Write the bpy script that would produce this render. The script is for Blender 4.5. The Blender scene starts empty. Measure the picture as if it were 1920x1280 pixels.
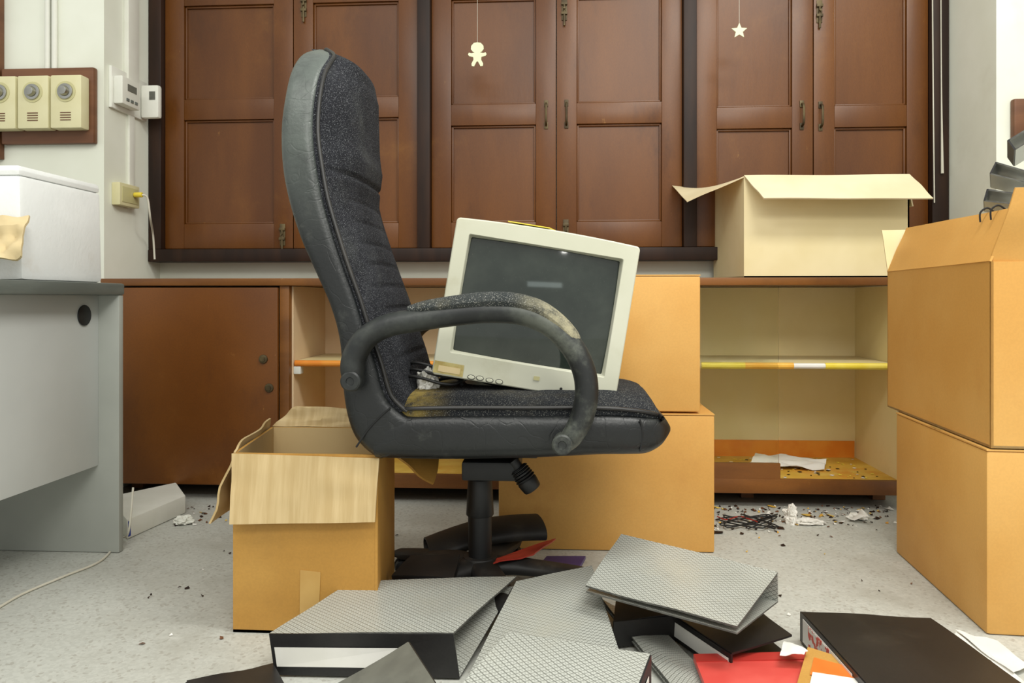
import bpy,bmesh,math,random
from math import sin,cos,pi,atan,tan,radians,sqrt
from mathutils import Vector,Matrix,noise
random.seed(4)
F=1440.0;H=0.66;TH=atan(90/1440.0);C_,S_=cos(TH),sin(TH)
V=Vector
def ray(x,y):
    u=(x-960)/F;v=-(y-560)/F
    return V((u*C_-S_,C_+u*S_,v))
def P(x,y,Y):
    r=ray(x,y);return V((0,0,H))+r*(Y/r.y)
def G(x,y,z=0.0):
    r=ray(x,y);return V((0,0,H))+r*((z-H)/r.z)
scene=bpy.context.scene
col=scene.collection
scene.view_settings.view_transform='Standard'
# ---------------- materials
def lin(c):
    o=[]
    for k in c:
        k=k/255.0
        o.append(k/12.92 if k<=0.04045 else ((k+0.055)/1.055)**2.4)
    return (o[0],o[1],o[2],1)
def nt(name):
    m=bpy.data.materials.new(name);m.use_nodes=True
    t=m.node_tree;b=t.nodes['Principled BSDF'];return m,t,b
def mixc(t,fac,a,b,mode='MIX'):
    n=t.nodes.new('ShaderNodeMix');n.data_type='RGBA';n.blend_type=mode
    if hasattr(fac,'links'): t.links.new(fac,n.inputs[0])
    else: n.inputs[0].default_value=fac
    for i,s in ((6,a),(7,b)):
        if hasattr(s,'links'): t.links.new(s,n.inputs[i])
        else: n.inputs[i].default_value=s
    return n.outputs[2]
def noi(t,scale,stretch=(1,1,1),detail=4,rough=.55,src='Object'):
    tc=t.nodes.new('ShaderNodeTexCoord');mp=t.nodes.new('ShaderNodeMapping')
    mp.inputs['Scale'].default_value=stretch
    t.links.new(tc.outputs[src],mp.inputs[0])
    n=t.nodes.new('ShaderNodeTexNoise');n.inputs['Scale'].default_value=scale
    n.inputs['Detail'].default_value=detail;n.inputs['Roughness'].default_value=rough
    t.links.new(mp.outputs[0],n.inputs['Vector']);return n.outputs[0]
def ramp(t,src,a,b):
    n=t.nodes.new('ShaderNodeMapRange');n.inputs[1].default_value=a;n.inputs[2].default_value=b
    n.interpolation_type='SMOOTHSTEP'
    t.links.new(src,n.inputs[0]);return n.outputs[0]
def mth(t,op,a,b=None,c=None):
    n=t.nodes.new('ShaderNodeMath');n.operation=op
    for i,s in enumerate((a,b,c)):
        if s is None: continue
        if hasattr(s,'links'): t.links.new(s,n.inputs[i])
        else: n.inputs[i].default_value=s
    return n.outputs[0]
def posx(t,ax=0):
    g=t.nodes.new('ShaderNodeTexCoord');s=t.nodes.new('ShaderNodeSeparateXYZ');t.links.new(g.outputs['Object'],s.inputs[0]);return s.outputs[ax]
def bump(t,b,src,strength,dist=.002):
    n=t.nodes.new('ShaderNodeBump');n.inputs['Strength'].default_value=strength;n.inputs['Distance'].default_value=dist
    t.links.new(src,n.inputs['Height']);t.links.new(n.outputs[0],b.inputs['Normal'])
def mat(name,c,c2=None,rough=.6,scale=6,stretch=(1,1,1),lo=.35,hi=.7,dirt=None,dscale=3,dlo=.5,dhi=.75,bmp=0,bscale=40,metal=0,fine=0,spec=.5,scr=None,dark=None):
    m,t,b=nt(name)
    a=lin(c);c2=c2 or tuple(min(255,k*1.08) for k in c)
    out=mixc(t,ramp(t,noi(t,scale,stretch),lo,hi),a,lin(c2))
    if fine:
        out=mixc(t,ramp(t,noi(t,220,stretch,2),.35,.65),out,mixc(t,fine,out,(0,0,0,1)))
    if dirt:
        out=mixc(t,ramp(t,noi(t,dscale,(1,1,1),6,.65),dlo,dhi),out,lin(dirt))
    if dark:
        out=mixc(t,ramp(t,noi(t,3.7,(1.6,1,.6),7,.7),.52,.8),out,lin(dark))
    if scr:
        out=mixc(t,ramp(t,noi(t,26,(1,1,.35),8,.75),.65,.71),out,lin(scr))
    t.links.new(out,b.inputs['Base Color'])
    b.inputs['Roughness'].default_value=rough;b.inputs['Metallic'].default_value=metal
    b.inputs['Specular IOR Level'].default_value=spec
    if bmp: bump(t,b,noi(t,bscale,stretch),bmp)
    return m
M={}
M['wall']=mat('wall_paint',(224,226,211),(232,234,221),.75,3,dirt=(204,202,184),dscale=2.5,dlo=.58,dhi=.9,bmp=.12,bscale=25)
M['shutter']=mat('varnished_wood',(88,48,12),(116,69,22),.36,1.5,(3,3,.7),lo=.25,hi=.8,dirt=(142,96,40),dscale=2.6,dlo=.58,dhi=.92,bmp=.08,bscale=30,fine=.12,scr=(134,92,44),spec=.4,dark=(74,40,12))
M['frame']=mat('dark_wood',(34,20,13),(50,30,18),.5,5,(4,4,.6),spec=.3)
M['cab']=mat('cabinet_veneer',(108,64,20),(134,84,32),.42,3,(.8,1,4),dirt=(90,52,16),dscale=3,fine=.1,scr=(154,106,52))
M['cabdoor']=mat('cabinet_door_veneer',(98,54,12),(120,70,18),.38,2,(1,1,.8),dirt=(146,96,40),dscale=2.6,dlo=.55,dhi=.85,fine=.1,scr=(150,102,50),spec=.4,dark=(82,44,12))
M['cream']=mat('cream_board',(226,210,156),(235,220,174),.6,3,dirt=(200,174,114),dscale=3,dlo=.6,dhi=.9)
M['pink']=mat('pale_pink_board',(226,194,154),(235,210,172),.6,3)
M['orange']=mat('orange_tape',(226,132,30),(234,152,50),.5,12)
M['amber']=mat('amber_tape',(226,164,52),(232,180,70),.5,12)
M['yellow']=mat('yellow_tape',(228,204,60),(236,216,94),.5,12)
M['ylfloor']=mat('faded_yellow_board',(206,164,60),(222,190,92),.6,9,dirt=(214,140,40),dscale=6)
M['white']=mat('white_plastic',(220,220,209),(228,228,219),.5,8)
M['foam']=mat('styrofoam',(230,232,230),(238,240,238),.8,8,bmp=.3,bscale=90,dirt=(214,206,192),dscale=6,dlo=.6,dhi=.9)
M['kraft']=mat('kraft_carton',(208,154,76),(218,168,92),.62,3,dirt=(196,140,68),dscale=5,dlo=.55,dhi=.9,bmp=.08,bscale=20,fine=.04)
M['kraft2']=mat('worn_carton',(182,134,58),(194,148,72),.65,3,dirt=(160,118,54),dscale=5,dlo=.5,dhi=.85,bmp=.1,bscale=18,fine=.06)
M['kraftin']=mat('carton_inside',(184,156,108),(198,172,124),.75,3,(1,1,1),dirt=(168,138,92),dscale=5,dlo=.55,dhi=.85,bmp=.3,bscale=20)
M['flap']=mat('corrugated_flap',(186,160,112),(202,178,132),.7,16,(5,1,.3),dirt=(164,136,90),dscale=5,dlo=.6,dhi=.85,bmp=.35,bscale=30)
M['creambox']=mat('cream_carton',(218,202,154),(228,214,172),.65,3,dirt=(206,184,128),dscale=5,dlo=.55,dhi=.9)
M['creamflap']=mat('cream_carton_inner',(210,194,156),(222,208,174),.7,4)
M['tape']=mat('packing_tape',(190,150,84),(202,164,98),.25,8)
M['desk']=mat('desk_light_grey',(192,195,192),(203,206,203),.45,2,dirt=(208,204,192),dscale=5,dlo=.62,dhi=.9)
M['deskd']=mat('desk_grey',(156,159,152),(168,171,164),.5,3,dirt=(196,186,166),dscale=9,dlo=.62,dhi=.8)
M['desktop']=mat('desk_edge_grey',(92,98,93),(112,117,111),.5,4,(.3,1,6))
M['black']=mat('black_plastic',(15,16,17),(24,25,26),.5,12,dirt=(52,54,52),dscale=10,dlo=.55,dhi=.9)
M['basep']=mat('dusty_base_plastic',(26,25,24),(38,36,34),.6,12,dirt=(76,70,62),dscale=10,dlo=.5,dhi=.85)
M['chrome']=mat('steel',(150,150,145),(180,180,175),.3,10,metal=1)
M['brass']=mat('aged_brass',(70,58,38),(104,90,60),.5,20,metal=.5)
M['ivory']=mat('ivory_plastic',(212,205,160),(220,214,174),.45,6)
M['ivory2']=mat('ivory_plastic_face',(192,186,136),(206,200,152),.45,6)
M['board']=mat('mounting_board',(96,58,32),(118,76,46),.5,3,(1,1,5))
M['monitor']=mat('monitor_plastic',(192,192,172),(202,202,184),.5,5,dirt=(174,170,144),dscale=7,dlo=.56,dhi=.9)
M['sticker']=mat('brown_stained_sticker',(190,178,120),(160,138,76),.6,30)
M['paper']=mat('paper',(220,218,210),(230,228,222),.8,10)
M['manila']=mat('manila_paper',(200,180,136),(214,194,150),.8,8)
M['red']=mat('red_folder',(150,40,30),(168,56,44),.4,8)
M['salmon']=mat('faded_red_cover',(204,74,66),(216,94,84),.4,8)
M['dred']=mat('red_binding_strip',(176,52,44),(188,62,54),.4,8)
M['purple']=mat('purple_cover',(60,44,110),(74,60,130),.4,8)
M['blackb']=mat('black_binder_vinyl',(26,25,25),(36,34,33),.42,6,dirt=(60,55,48),dscale=7,dlo=.5,dhi=.9,fine=.2)
M['greyb']=mat('grey_binder_worn',(92,92,84),(112,112,102),.6,9,dirt=(60,60,54),dscale=8)
M['edge']=mat('binder_board_edge',(72,72,68),(100,100,94),.7,60)
M['glow']=mat('pale_green_plastic',(220,226,186),(228,234,196),.5,10)
M['cord']=mat('cord_white',(196,192,176),(206,202,188),.6,10)
M['blackcord']=mat('cord_black',(22,22,22),(30,30,30),.5,10)
M['blue']=mat('blue_label',(40,60,150),(50,70,160),.5,8)
M['seam']=mat('seam_thread',(12,13,14),(18,19,20),.6,10)
M['orlabel']=mat('orange_print',(224,108,34),(232,124,48),.5,8)
# arm plastic
m,t,b=nt('dusty_arm_plastic')
o=mixc(t,ramp(t,noi(t,9),.35,.7),lin((20,23,24)),lin((31,35,36)))
mk=mth(t,'MULTIPLY',ramp(t,noi(t,9,(1,1,1),7,.7),.42,.7),mth(t,'MULTIPLY_ADD',ramp(t,posx(t),-.16,.05),.75,.22))
o=mixc(t,mk,o,lin((104,108,98)))
t.links.new(o,b.inputs['Base Color']);b.inputs['Roughness'].default_value=.5;bump(t,b,noi(t,160),.15);M['arm']=m
# leather
m,t,b=nt('black_leather')
base=mixc(t,ramp(t,noi(t,5),.35,.7),lin((13,15,16)),lin((23,26,27)))
hz=ramp(t,posx(t,2),.72,1.1)
mk=mth(t,'MULTIPLY',hz,ramp(t,noi(t,7,(1,1,1),7,.65),.22,.62))
base=mixc(t,mk,base,lin((86,93,88)))
base=mixc(t,mth(t,'MULTIPLY',ramp(t,noi(t,18,(1,1,1),7,.7),.56,.8),.5),base,lin((84,86,80)))
vo=t.nodes.new('ShaderNodeTexVoronoi');vo.feature='DISTANCE_TO_EDGE';vo.inputs['Scale'].default_value=20
tc=t.nodes.new('ShaderNodeTexCoord');mx=t.nodes.new('ShaderNodeMix');mx.data_type='VECTOR';mx.inputs[0].default_value=.2
nn=t.nodes.new('ShaderNodeTexNoise');nn.inputs['Scale'].default_value=7;t.links.new(tc.outputs['Object'],nn.inputs['Vector'])
t.links.new(tc.outputs['Object'],mx.inputs[4]);t.links.new(nn.outputs[1],mx.inputs[5]);t.links.new(mx.outputs[1],vo.inputs['Vector'])
cr=ramp(t,vo.outputs['Distance'],0,.03)
t.links.new(base,b.inputs['Base Color']);b.inputs['Roughness'].default_value=.4
bump(t,b,mth(t,'MULTIPLY_ADD',cr,.5,noi(t,150)),.3,.002);M['leather']=m
def fabric(name,c,c2,spk,lo=.56,hi=.66,dirt=None,scale=420,px=None,patch=None):
    m,t,b=nt(name)
    o=mixc(t,ramp(t,noi(t,8),.35,.7),lin(c),lin(c2))
    o=mixc(t,ramp(t,noi(t,scale,(1,1,1),2,.7),lo,hi),o,lin(spk))
    if dirt: o=mixc(t,mth(t,'MULTIPLY',ramp(t,noi(t,7,(1,1,1),6,.7),.5,.85),.5),o,lin(dirt))
    if patch:
        k=mth(t,'MULTIPLY',ramp(t,posx(t),px[0],px[1]),ramp(t,noi(t,30,(1,1,1),7,.75),.3,.6))
        o=mixc(t,k,o,lin(patch))
    t.links.new(o,b.inputs['Base Color']);b.inputs['Roughness'].default_value=.95
    b.inputs['Specular IOR Level'].default_value=.15
    bump(t,b,noi(t,380),.5,.002);return m
M['fabric']=fabric('charcoal_tweed',(28,29,33),(38,39,44),(112,114,118),.55,.68,scale=520,dirt=(92,94,92))
M['padfab']=fabric('worn_arm_tweed',(48,52,53),(64,67,66),(140,140,134),dirt=(150,142,116),px=(-.10,.02),patch=(158,152,126))
M['seatfab']=fabric('dusty_seat_tweed',(34,36,40),(46,48,51),(116,116,112),dirt=(96,88,66),px=(-.20,-.32),patch=(146,126,66))
# floor
m,t,b=nt('terrazzo_floor')
vo=t.nodes.new('ShaderNodeTexVoronoi');vo.inputs['Scale'].default_value=170
tc=t.nodes.new('ShaderNodeTexCoord');t.links.new(tc.outputs['Object'],vo.inputs['Vector'])
sc=t.nodes.new('ShaderNodeSeparateColor');t.links.new(vo.outputs['Color'],sc.inputs[0])
o=mixc(t,ramp(t,sc.outputs[0],.1,.9),lin((180,181,173)),lin((190,191,183)))
o=mixc(t,ramp(t,sc.outputs[1],.9,.94),o,lin((166,164,155)))
o=mixc(t,ramp(t,noi(t,1.8,(1,1,1),7,.7),.47,.8),o,lin((160,158,147)))
o=mixc(t,mth(t,'MULTIPLY',ramp(t,noi(t,7,(1,1,1),8,.75),.56,.72),.5),o,lin((204,203,195)))
o=mixc(t,ramp(t,noi(t,80,(1,1,1),3,.6),.70,.76),o,lin((126,118,100)))
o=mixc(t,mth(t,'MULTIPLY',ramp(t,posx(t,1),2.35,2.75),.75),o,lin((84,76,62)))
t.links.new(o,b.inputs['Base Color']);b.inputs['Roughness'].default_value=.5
M['floor']=m
# patterned binder : embossed diamonds
m,t,b=nt('patterned_grey_binder')
uv=t.nodes.new('ShaderNodeTexCoord');sx=t.nodes.new('ShaderNodeSeparateXYZ');t.links.new(uv.outputs['UV'],sx.inputs[0])
a1=mth(t,'MULTIPLY_ADD',sx.outputs[1],1.5,sx.outputs[0]);a2=mth(t,'MULTIPLY_ADD',sx.outputs[1],-1.5,sx.outputs[0])
SC_=150
p1=mth(t,'PINGPONG',mth(t,'MULTIPLY',a1,SC_),1.0);p2=mth(t,'PINGPONG',mth(t,'MULTIPLY',a2,SC_),1.0)
dm=mth(t,'MINIMUM',p1,p2);ct=mth(t,'ADD',p1,p2)
o=mixc(t,ramp(t,dm,.06,.34),lin((112,113,106)),lin((182,184,176)))
o=mixc(t,mth(t,'MULTIPLY',ramp(t,ct,1.55,1.8),.8),o,lin((108,109,102)))
o=mixc(t,mth(t,'MULTIPLY',ramp(t,noi(t,7,(1,1,1),6,.6),.45,.9),.8),o,lin((166,164,150)))
o=mixc(t,mth(t,'MULTIPLY',ramp(t,noi(t,2.5,(1,1,1),5,.6),.45,.7),.35),o,lin((120,120,112)))
t.links.new(o,b.inputs['Base Color']);b.inputs['Roughness'].default_value=.28;b.inputs['Specular IOR Level'].default_value=.7
bump(t,b,dm,.15,.001)
M['pattern']=m
# CRT glass
m,t,b=nt('dusty_crt_glass')
o=mixc(t,ramp(t,noi(t,260,(1,1,1),3,.7),.64,.78),lin((34,41,37)),lin((80,86,78)))
o=mixc(t,ramp(t,noi(t,7,(1,1,1),5,.6),.35,.8),o,lin((56,62,56)))
t.links.new(o,b.inputs['Base Color']);b.inputs['Roughness'].default_value=.05;b.inputs['Specular IOR Level'].default_value=.6
M['crt']=m
m,t,b=nt('clear_glass');b.inputs['Base Color'].default_value=(.93,.95,.9,1);b.inputs['Roughness'].default_value=.03
b.inputs['Transmission Weight'].default_value=1;b.inputs['IOR'].default_value=1.1;M['glass']=m
m,t,b=nt('printed_red_white_label')
o=mixc(t,ramp(t,noi(t,70,(1,1,1),2),.52,.55),lin((226,222,214)),lin((206,70,50)))
t.links.new(o,b.inputs['Base Color']);M['redlabel']=m
# ---------------- mesh builder
class MB:
    def __init__(s): s.bm=bmesh.new();s.uv=s.bm.loops.layers.uv.new('UVMap')
    def absorb(s,t,mi=0):
        mp={v:s.bm.verts.new(v.co) for v in t.verts}
        for f in t.faces:
            try: g=s.bm.faces.new([mp[v] for v in f.verts])
            except ValueError: continue
            g.material_index=mi
        t.free()
    def box(s,a,b,bev=0,mi=0,M4=None,seg=2):
        t=bmesh.new();bmesh.ops.create_cube(t,size=1)
        a=V(a);b=V(b)
        for v in t.verts: v.co=V([(a[i]+b[i])/2+v.co[i]*abs(b[i]-a[i]) for i in range(3)])
        if bev: bmesh.ops.bevel(t,geom=t.edges[:],offset=bev,segments=seg,profile=.6,affect='EDGES')
        if M4: bmesh.ops.transform(t,matrix=M4,verts=t.verts)
        s.absorb(t,mi);return s
    def hexa(s,bot,top,bev=0,mi=0):
        t=bmesh.new();vs=[t.verts.new(p) for p in list(bot)+list(top)]
        for f in ((3,2,1,0),(4,5,6,7),(0,1,5,4),(1,2,6,5),(2,3,7,6),(3,0,4,7)): t.faces.new([vs[i] for i in f])
        bmesh.ops.recalc_face_normals(t,faces=t.faces)
        if bev: bmesh.ops.bevel(t,geom=t.edges[:],offset=bev,segments=2,profile=.6,affect='EDGES')
        s.absorb(t,mi);return s
    def slab(s,q,th=.003,mi=0,nu=1,nv=1,wave=0,seed=0,freq=2.3,emi=None):
        q=[V(p) for p in q];n=((q[1]-q[0]).cross(q[3]-q[0])).normalized()
        if emi is None: emi=mi
        Lu=((q[1]-q[0]).length+(q[2]-q[3]).length)/2;Lv=((q[3]-q[0]).length+(q[2]-q[1]).length)/2
        gr={}
        for k in (0,1):
            for i in range(nu+1):
                for j in range(nv+1):
                    u=i/nu;v=j/nv
                    p=(q[0]*(1-u)+q[1]*u)*(1-v)+(q[3]*(1-u)+q[2]*u)*v
                    w=wave*noise.noise(V((u*freq+seed,v*freq,seed*.7))) if wave else 0
                    gr[k,i,j]=(s.bm.verts.new(p+n*(w+(th/2 if k else -th/2))),(u*Lu,v*Lv))
        def fc(ks,m_):
            f=s.bm.faces.new([gr[k][0] for k in ks]);f.material_index=m_
            for l,k in zip(f.loops,ks): l[s.uv].uv=gr[k][1]
        for i in range(nu):
            for j in range(nv):
                fc([(1,i,j),(1,i+1,j),(1,i+1,j+1),(1,i,j+1)],mi);fc([(0,i,j),(0,i,j+1),(0,i+1,j+1),(0,i+1,j)],mi)
        for i in range(nu):
            fc([(0,i,0),(0,i+1,0),(1,i+1,0),(1,i,0)],emi);fc([(0,i+1,nv),(0,i,nv),(1,i,nv),(1,i+1,nv)],emi)
        for j in range(nv):
            fc([(0,0,j+1),(0,0,j),(1,0,j),(1,0,j+1)],emi);fc([(0,nu,j),(0,nu,j+1),(1,nu,j+1),(1,nu,j)],emi)
        return s
    def loft(s,secs,cap=True,mi=0,closed=False):
        R=[[s.bm.verts.new(p) for p in sec] for sec in secs];n=len(R[0]);k=len(R)
        for i in range(k if closed else k-1):
            A=R[i];B=R[(i+1)%k]
            for j in range(n):
                f=s.bm.faces.new([A[j],A[(j+1)%n],B[(j+1)%n],B[j]]);f.material_index=mi
        if cap and not closed:
            f=s.bm.faces.new(R[0][::-1]);f.material_index=mi
            f=s.bm.faces.new(R[-1]);f.material_index=mi
        return s
    def tube(s,pts,r,seg=12,sm=6,mi=0,side=None,rs=None):
        P_,Rr=smooth(pts,r if isinstance(r,(list,tuple)) else [r]*len(pts),sm)
        secs=[];up=V(side) if side else V((0,0,1));last=None
        for i,p in enumerate(P_):
            d=(P_[min(i+1,len(P_)-1)]-P_[max(i-1,0)]).normalized()
            if side: a=up
            else:
                a=last if last is not None else (V((0,0,1)) if abs(d.z)<.9 else V((1,0,0)))
            a=(a-d*a.dot(d)).normalized();last=a;b=d.cross(a).normalized()
            k=rs if rs else 1
            secs.append([p+a*cos(2*pi*j/seg)*Rr[i]*k+b*sin(2*pi*j/seg)*Rr[i] for j in range(seg)])
        s.loft(secs,mi=mi);return s
    def cyl(s,a,b,r1,r2=None,seg=24,mi=0,bev=0):
        a=V(a);b=V(b);r2=r1 if r2 is None else r2
        d=(b-a).normalized();u=d.orthogonal().normalized();w=d.cross(u)
        L=(b-a).length
        st=[(0,r1),(L,r2)]
        if bev: st=[(0,r1-bev),(bev*.3,r1-bev*.3),(bev,r1),(L-bev,r2),(L-bev*.3,r2-bev*.3),(L,r2-bev)]
        s.loft([[a+d*z+(u*cos(2*pi*j/seg)+w*sin(2*pi*j/seg))*r for j in range(seg)] for z,r in st],mi=mi);return s
    def obj(s,name,mats,smooth_=True,ang=35):
        bmesh.ops.recalc_face_normals(s.bm,faces=s.bm.faces)
        me=bpy.data.meshes.new(name);s.bm.to_mesh(me);s.bm.free()
        for m_ in (mats if isinstance(mats,(list,tuple)) else [mats]): me.materials.append(M[m_])
        if smooth_:
            me.polygons.foreach_set('use_smooth',[True]*len(me.polygons));me.set_sharp_from_angle(angle=radians(ang))
        o=bpy.data.objects.new(name,me);col.objects.link(o);return o
def cr4(a,b,c,d,t): return .5*((2*b)+(c-a)*t+(2*a-5*b+4*c-d)*t*t+(3*b-a-3*c+d)*t**3)
def smooth(pts,r,sm):
    pts=[V(p) for p in pts];n=len(pts)
    if sm<=1: return pts,list(r)
    O=[];R=[]
    for i in range(n-1):
        g=lambda k:pts[max(0,min(n-1,k))];h=lambda k:r[max(0,min(n-1,k))]
        for j in range(sm):
            t=j/sm;O.append(cr4(g(i-1),g(i),g(i+1),g(i+2),t));R.append(cr4(h(i-1),h(i),h(i+1),h(i+2),t))
    O.append(pts[-1]);R.append(r[-1]);return O,R
def struct(o): o['kind']='structure';return o
def bbox(parts):
    vs=[v.co for p in parts for v in p.data.vertices]
    lo=[min(v[i] for v in vs) for i in range(3)];hi=[max(v[i] for v in vs) for i in range(3)];return lo,hi
def thing(name,label,cat,parts,loc=None,group=None):
    e=bpy.data.objects.new(name,None);e.empty_display_size=.05;col.objects.link(e)
    if loc is None:
        lo,hi=bbox(parts);loc=((lo[0]+hi[0])/2,(lo[1]+hi[1])/2,lo[2])
    e.location=loc
    for p in parts: p.parent=e;p.matrix_parent_inverse=Matrix.Translation(-V(loc))
    if label: e['label']=label
    if cat: e['category']=cat
    if group: e['group']=group
    return e
def sub(p,*ch):
    for c in ch: c.parent=p
    return p
def single(o,label,cat,group=None):
    lo,hi=bbox([o]);c=V(((lo[0]+hi[0])/2,(lo[1]+hi[1])/2,lo[2]));o.data.transform(Matrix.Translation(-c));o.location=c
    o['label']=label;o['category']=cat
    if group:o['group']=group
    return o
def copy_thing(root,delta):
    r=root.copy();r.location=root.location+V(delta);col.objects.link(r)
    for ch in root.children:
        k=ch.copy();k.parent=r;k.matrix_parent_inverse=ch.matrix_parent_inverse.copy();col.objects.link(k)
    return r
# ---------------- room
WY=2.85;FY=WY-.075
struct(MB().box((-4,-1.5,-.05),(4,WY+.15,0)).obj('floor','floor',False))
struct(MB().box((-4,WY,0),(4,WY+.15,3)).obj('wall_back','wall',False))
CLX=P(277,500,FY-.012).x
r=ray(195,500);CLY=CLX/r.x*r.y
CRX=P(1781,500,FY-.012).x;r=ray(1868,500);CRY=CRX/r.x*r.y
struct(MB().box((-4,CLY,0),(CLX,WY,3)).obj('wall_left','wall',False))
struct(MB().box((CRX,CRY,0),(4,WY,3)).obj('wall_right','wall',False))
def X(x,Y): return P(x,560,Y).x
def Z(x,y,Y): return P(x,y,Y).z
zs0=Z(900,489,FY);zs1=Z(900,465,FY);ztop=1.93
mb=MB()
mb.box((CLX+.002,FY-.015,zs0),(CRX-.002,WY,zs1),.004)
mb.box((CLX+.002,FY-.005,ztop),(CRX-.002,WY,ztop+.09),.004)
posts=[(277,305),(783,807),(1281,1306),(1745,1782)]
pe=[(X(a,FY),X(b,FY)) for a,b in posts];pe[0]=(CLX+.002,pe[0][1]);pe[3]=(pe[3][0],CRX-.002)
for a,b in pe: mb.box((a,FY-.012,zs1),(b,WY,ztop),.004)
struct(mb.obj('trim_1','frame'))
SY=FY+.015
def leaf(x0,x1,mid,top):
    z0=zs1+.003;z1=ztop-.002;st=.074;mb=MB()
    g=.0015
    ya,yb=SY,SY+.035
    mb.box((x0+g,ya,z0),(x0+st,yb,z1),.002);mb.box((x1-st,ya,z0),(x1-g,yb,z1),.002)
    rails=[(z0,z0+.092),(mid-.038,mid+.038),(top,z1)]
    for a,b in rails: mb.box((x0+st,ya+.0005,a),(x1-st,yb,b),.002)
    for a,b in ((rails[0][1],rails[1][0]),(rails[1][1],rails[2][0])):
        mb.box((x0+st-.001,ya+.017,a),(x1-st+.001,yb-.002,b))
        w_=.008
        for (p,q) in (((x0+st,a),(x0+st+w_,b)),((x1-st-w_,a),(x1-st,b)),((x0+st,a),(x1-st,a+w_)),((x0+st,b-w_),(x1-st,b))):
            mb.box((p[0],ya+.009,p[1]),(q[0],ya+.019,q[1]),.0035)
    return mb.obj('shutter','shutter')
def handle(x,z,L=.08,mat_='brass'):
    y=SY-.001
    mb=MB();mb.tube([(x,y,z+L/2),(x,y-.022,z+L/2-.008),(x,y-.026,z),(x,y-.022,z-L/2+.008),(x,y,z-L/2)],.0042,8,5)
    for k in (1,-1): mb.box((x-.007,y-.003,z+k*L/2-.012),(x+.007,y,z+k*L/2+.012),.001)
    return mb.obj('handle',mat_)
def bolt(x,z,L=.08):
    y=SY;mb=MB();mb.box((x-.010,y-.003,z-L/2),(x+.010,y,z+L/2),.001);mb.cyl((x,y-.007,z-L/2-.02),(x,y-.007,z+L/2-.02),.004)
    mb.box((x-.011,y-.011,z-.02),(x+.011,y-.002,z-.010),.001);mb.box((x-.011,y-.011,z+.015),(x+.011,y-.002,z+.025),.001)
    mb.cyl((x,y-.007,z),(x,y-.02,z),.0035);return mb.obj('bolt','brass')
divs=[550,1043,1525];mids=[203,213,219]
hs=[[],[(1024,215),(1062,214)],[(1503,216),(1538,218)]]
bolts=[[(530,440),(570,12)],[(1061,432),(1058,18)],[(1536,22)]]
for k in range(3):
    xa=pe[k][1];xb=pe[k+1][0];xd=X(divs[k],SY);mz=Z((posts[k][1]+posts[k+1][0])/2,mids[k],SY);tz=1.755
    L=leaf(xa,xd,mz,tz);R=leaf(xd,xb,mz,tz)
    for (x,y) in hs[k]:
        h=handle(X(x,SY),Z(x,y,SY));sub(L if X(x,SY)<xd else R,h)
    for (x,y) in bolts[k]:
        h=bolt(X(x,SY),Z(x,y,SY));sub(L if X(x,SY)<xd else R,h)
    e=thing('window_%d'%(k+1),None,None,[L,R]);struct(e)
mb=MB()
for px in (93,106):
    x=X(px,CLY);mb.cyl((x,CLY-.01,1.34),(x,CLY-.01,3),.009)
struct(mb.obj('trim_2','white'))
def SP(x,y,off=0):
    r=ray(x,y);return V((0,0,H))+r*((CLX+off)/r.x)
ya_,yb_=SP(232,0).y,SP(252,0).y
mb=MB();mb.box((CLX,ya_,1.38),(CLX+.018,yb_,3),.003);mb.box((CLX,SP(238,0).y,.98),(CLX+.01,SP(248,0).y,1.38),.002)
struct(mb.obj('trim_3','white'))
# ---- wall controls
def fanctl(px0,px1):
    Yb=CLY-.028;x0=X(px0,Yb);x1=X(px1,Yb);z0=Z(100,246,Yb);z1=Z(100,148,Yb);cx=(x0+x1)/2
    case=MB().box((x0,Yb-.045,z0),(x1,Yb,z1),.006).obj('case','ivory')
    zk=z1-.055
    kn=MB().cyl((cx,Yb-.045,zk),(cx,Yb-.052,zk),.026,bev=.002);kn.cyl((cx,Yb-.052,zk),(cx,Yb-.066,zk),.017,.014,bev=.002);kn=kn.obj('knob','chrome')
    d=MB().cyl((cx,Yb-.0455,zk),(cx,Yb-.047,zk),.034).obj('dial','ivory2')
    pl=MB()
    for i in range(4): pl.box((cx-.018,Yb-.0465,z0+.025+i*.008),(cx+.018,Yb-.0445,z0+.028+i*.008))
    return [case,d,kn,pl.obj('vent','board')]
Yb=CLY
bd=MB().box((X(12,Yb),Yb-.025,Z(100,272,Yb)),(X(184,Yb),Yb-.001,Z(100,131,Yb)),.006).obj('mounting_board','board')
single(bd,'brown varnished wooden board fixed to the white column','mounting board')
g='fan speed controls on the wooden board'
f0=thing('fan_control','ivory plastic fan speed control with silver dial knob','wall switch',fanctl(50,107),group=g)
w=X(110,Yb)-X(50,Yb)
for d in (w,-w): copy_thing(f0,(d,0,0))
Yr=CRY
single(MB().box((X(1893,Yr),Yr-.025,Z(1900,262,Yr)),(X(2060,Yr),Yr-.001,Z(1900,188,Yr)),.006).obj('mounting_board','board'),'brown wooden board fixed to the white column above the binders','mounting board')
f1=copy_thing(f0,(X(1935,Yr)-X(78,Yr)+.02,Yr-Yb,Z(1900,225,Yr)-Z(100,197,Yb)))
struct(MB().box((X(-60,Yb),Yb-.03,Z(0,300,Yb)),(X(9,Yb),Yb-.001,2.2),.003).obj('trim_4','board'))
back=MB().box((CLX,SP(203,0).y,SP(230,212).z),(CLX+.012,SP(270,0).y,SP(215,128).z),.003).obj('back_plate','white')
o_=.045
y0,y1=SP(230,0,o_).y,SP(263,0,o_).y
z0,z1=SP(245,200,o_).z,SP(245,148,o_).z
bod=MB().box((CLX+.012,y0,z0),(CLX+o_,y1,z1),.006).obj('body','white')
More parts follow.
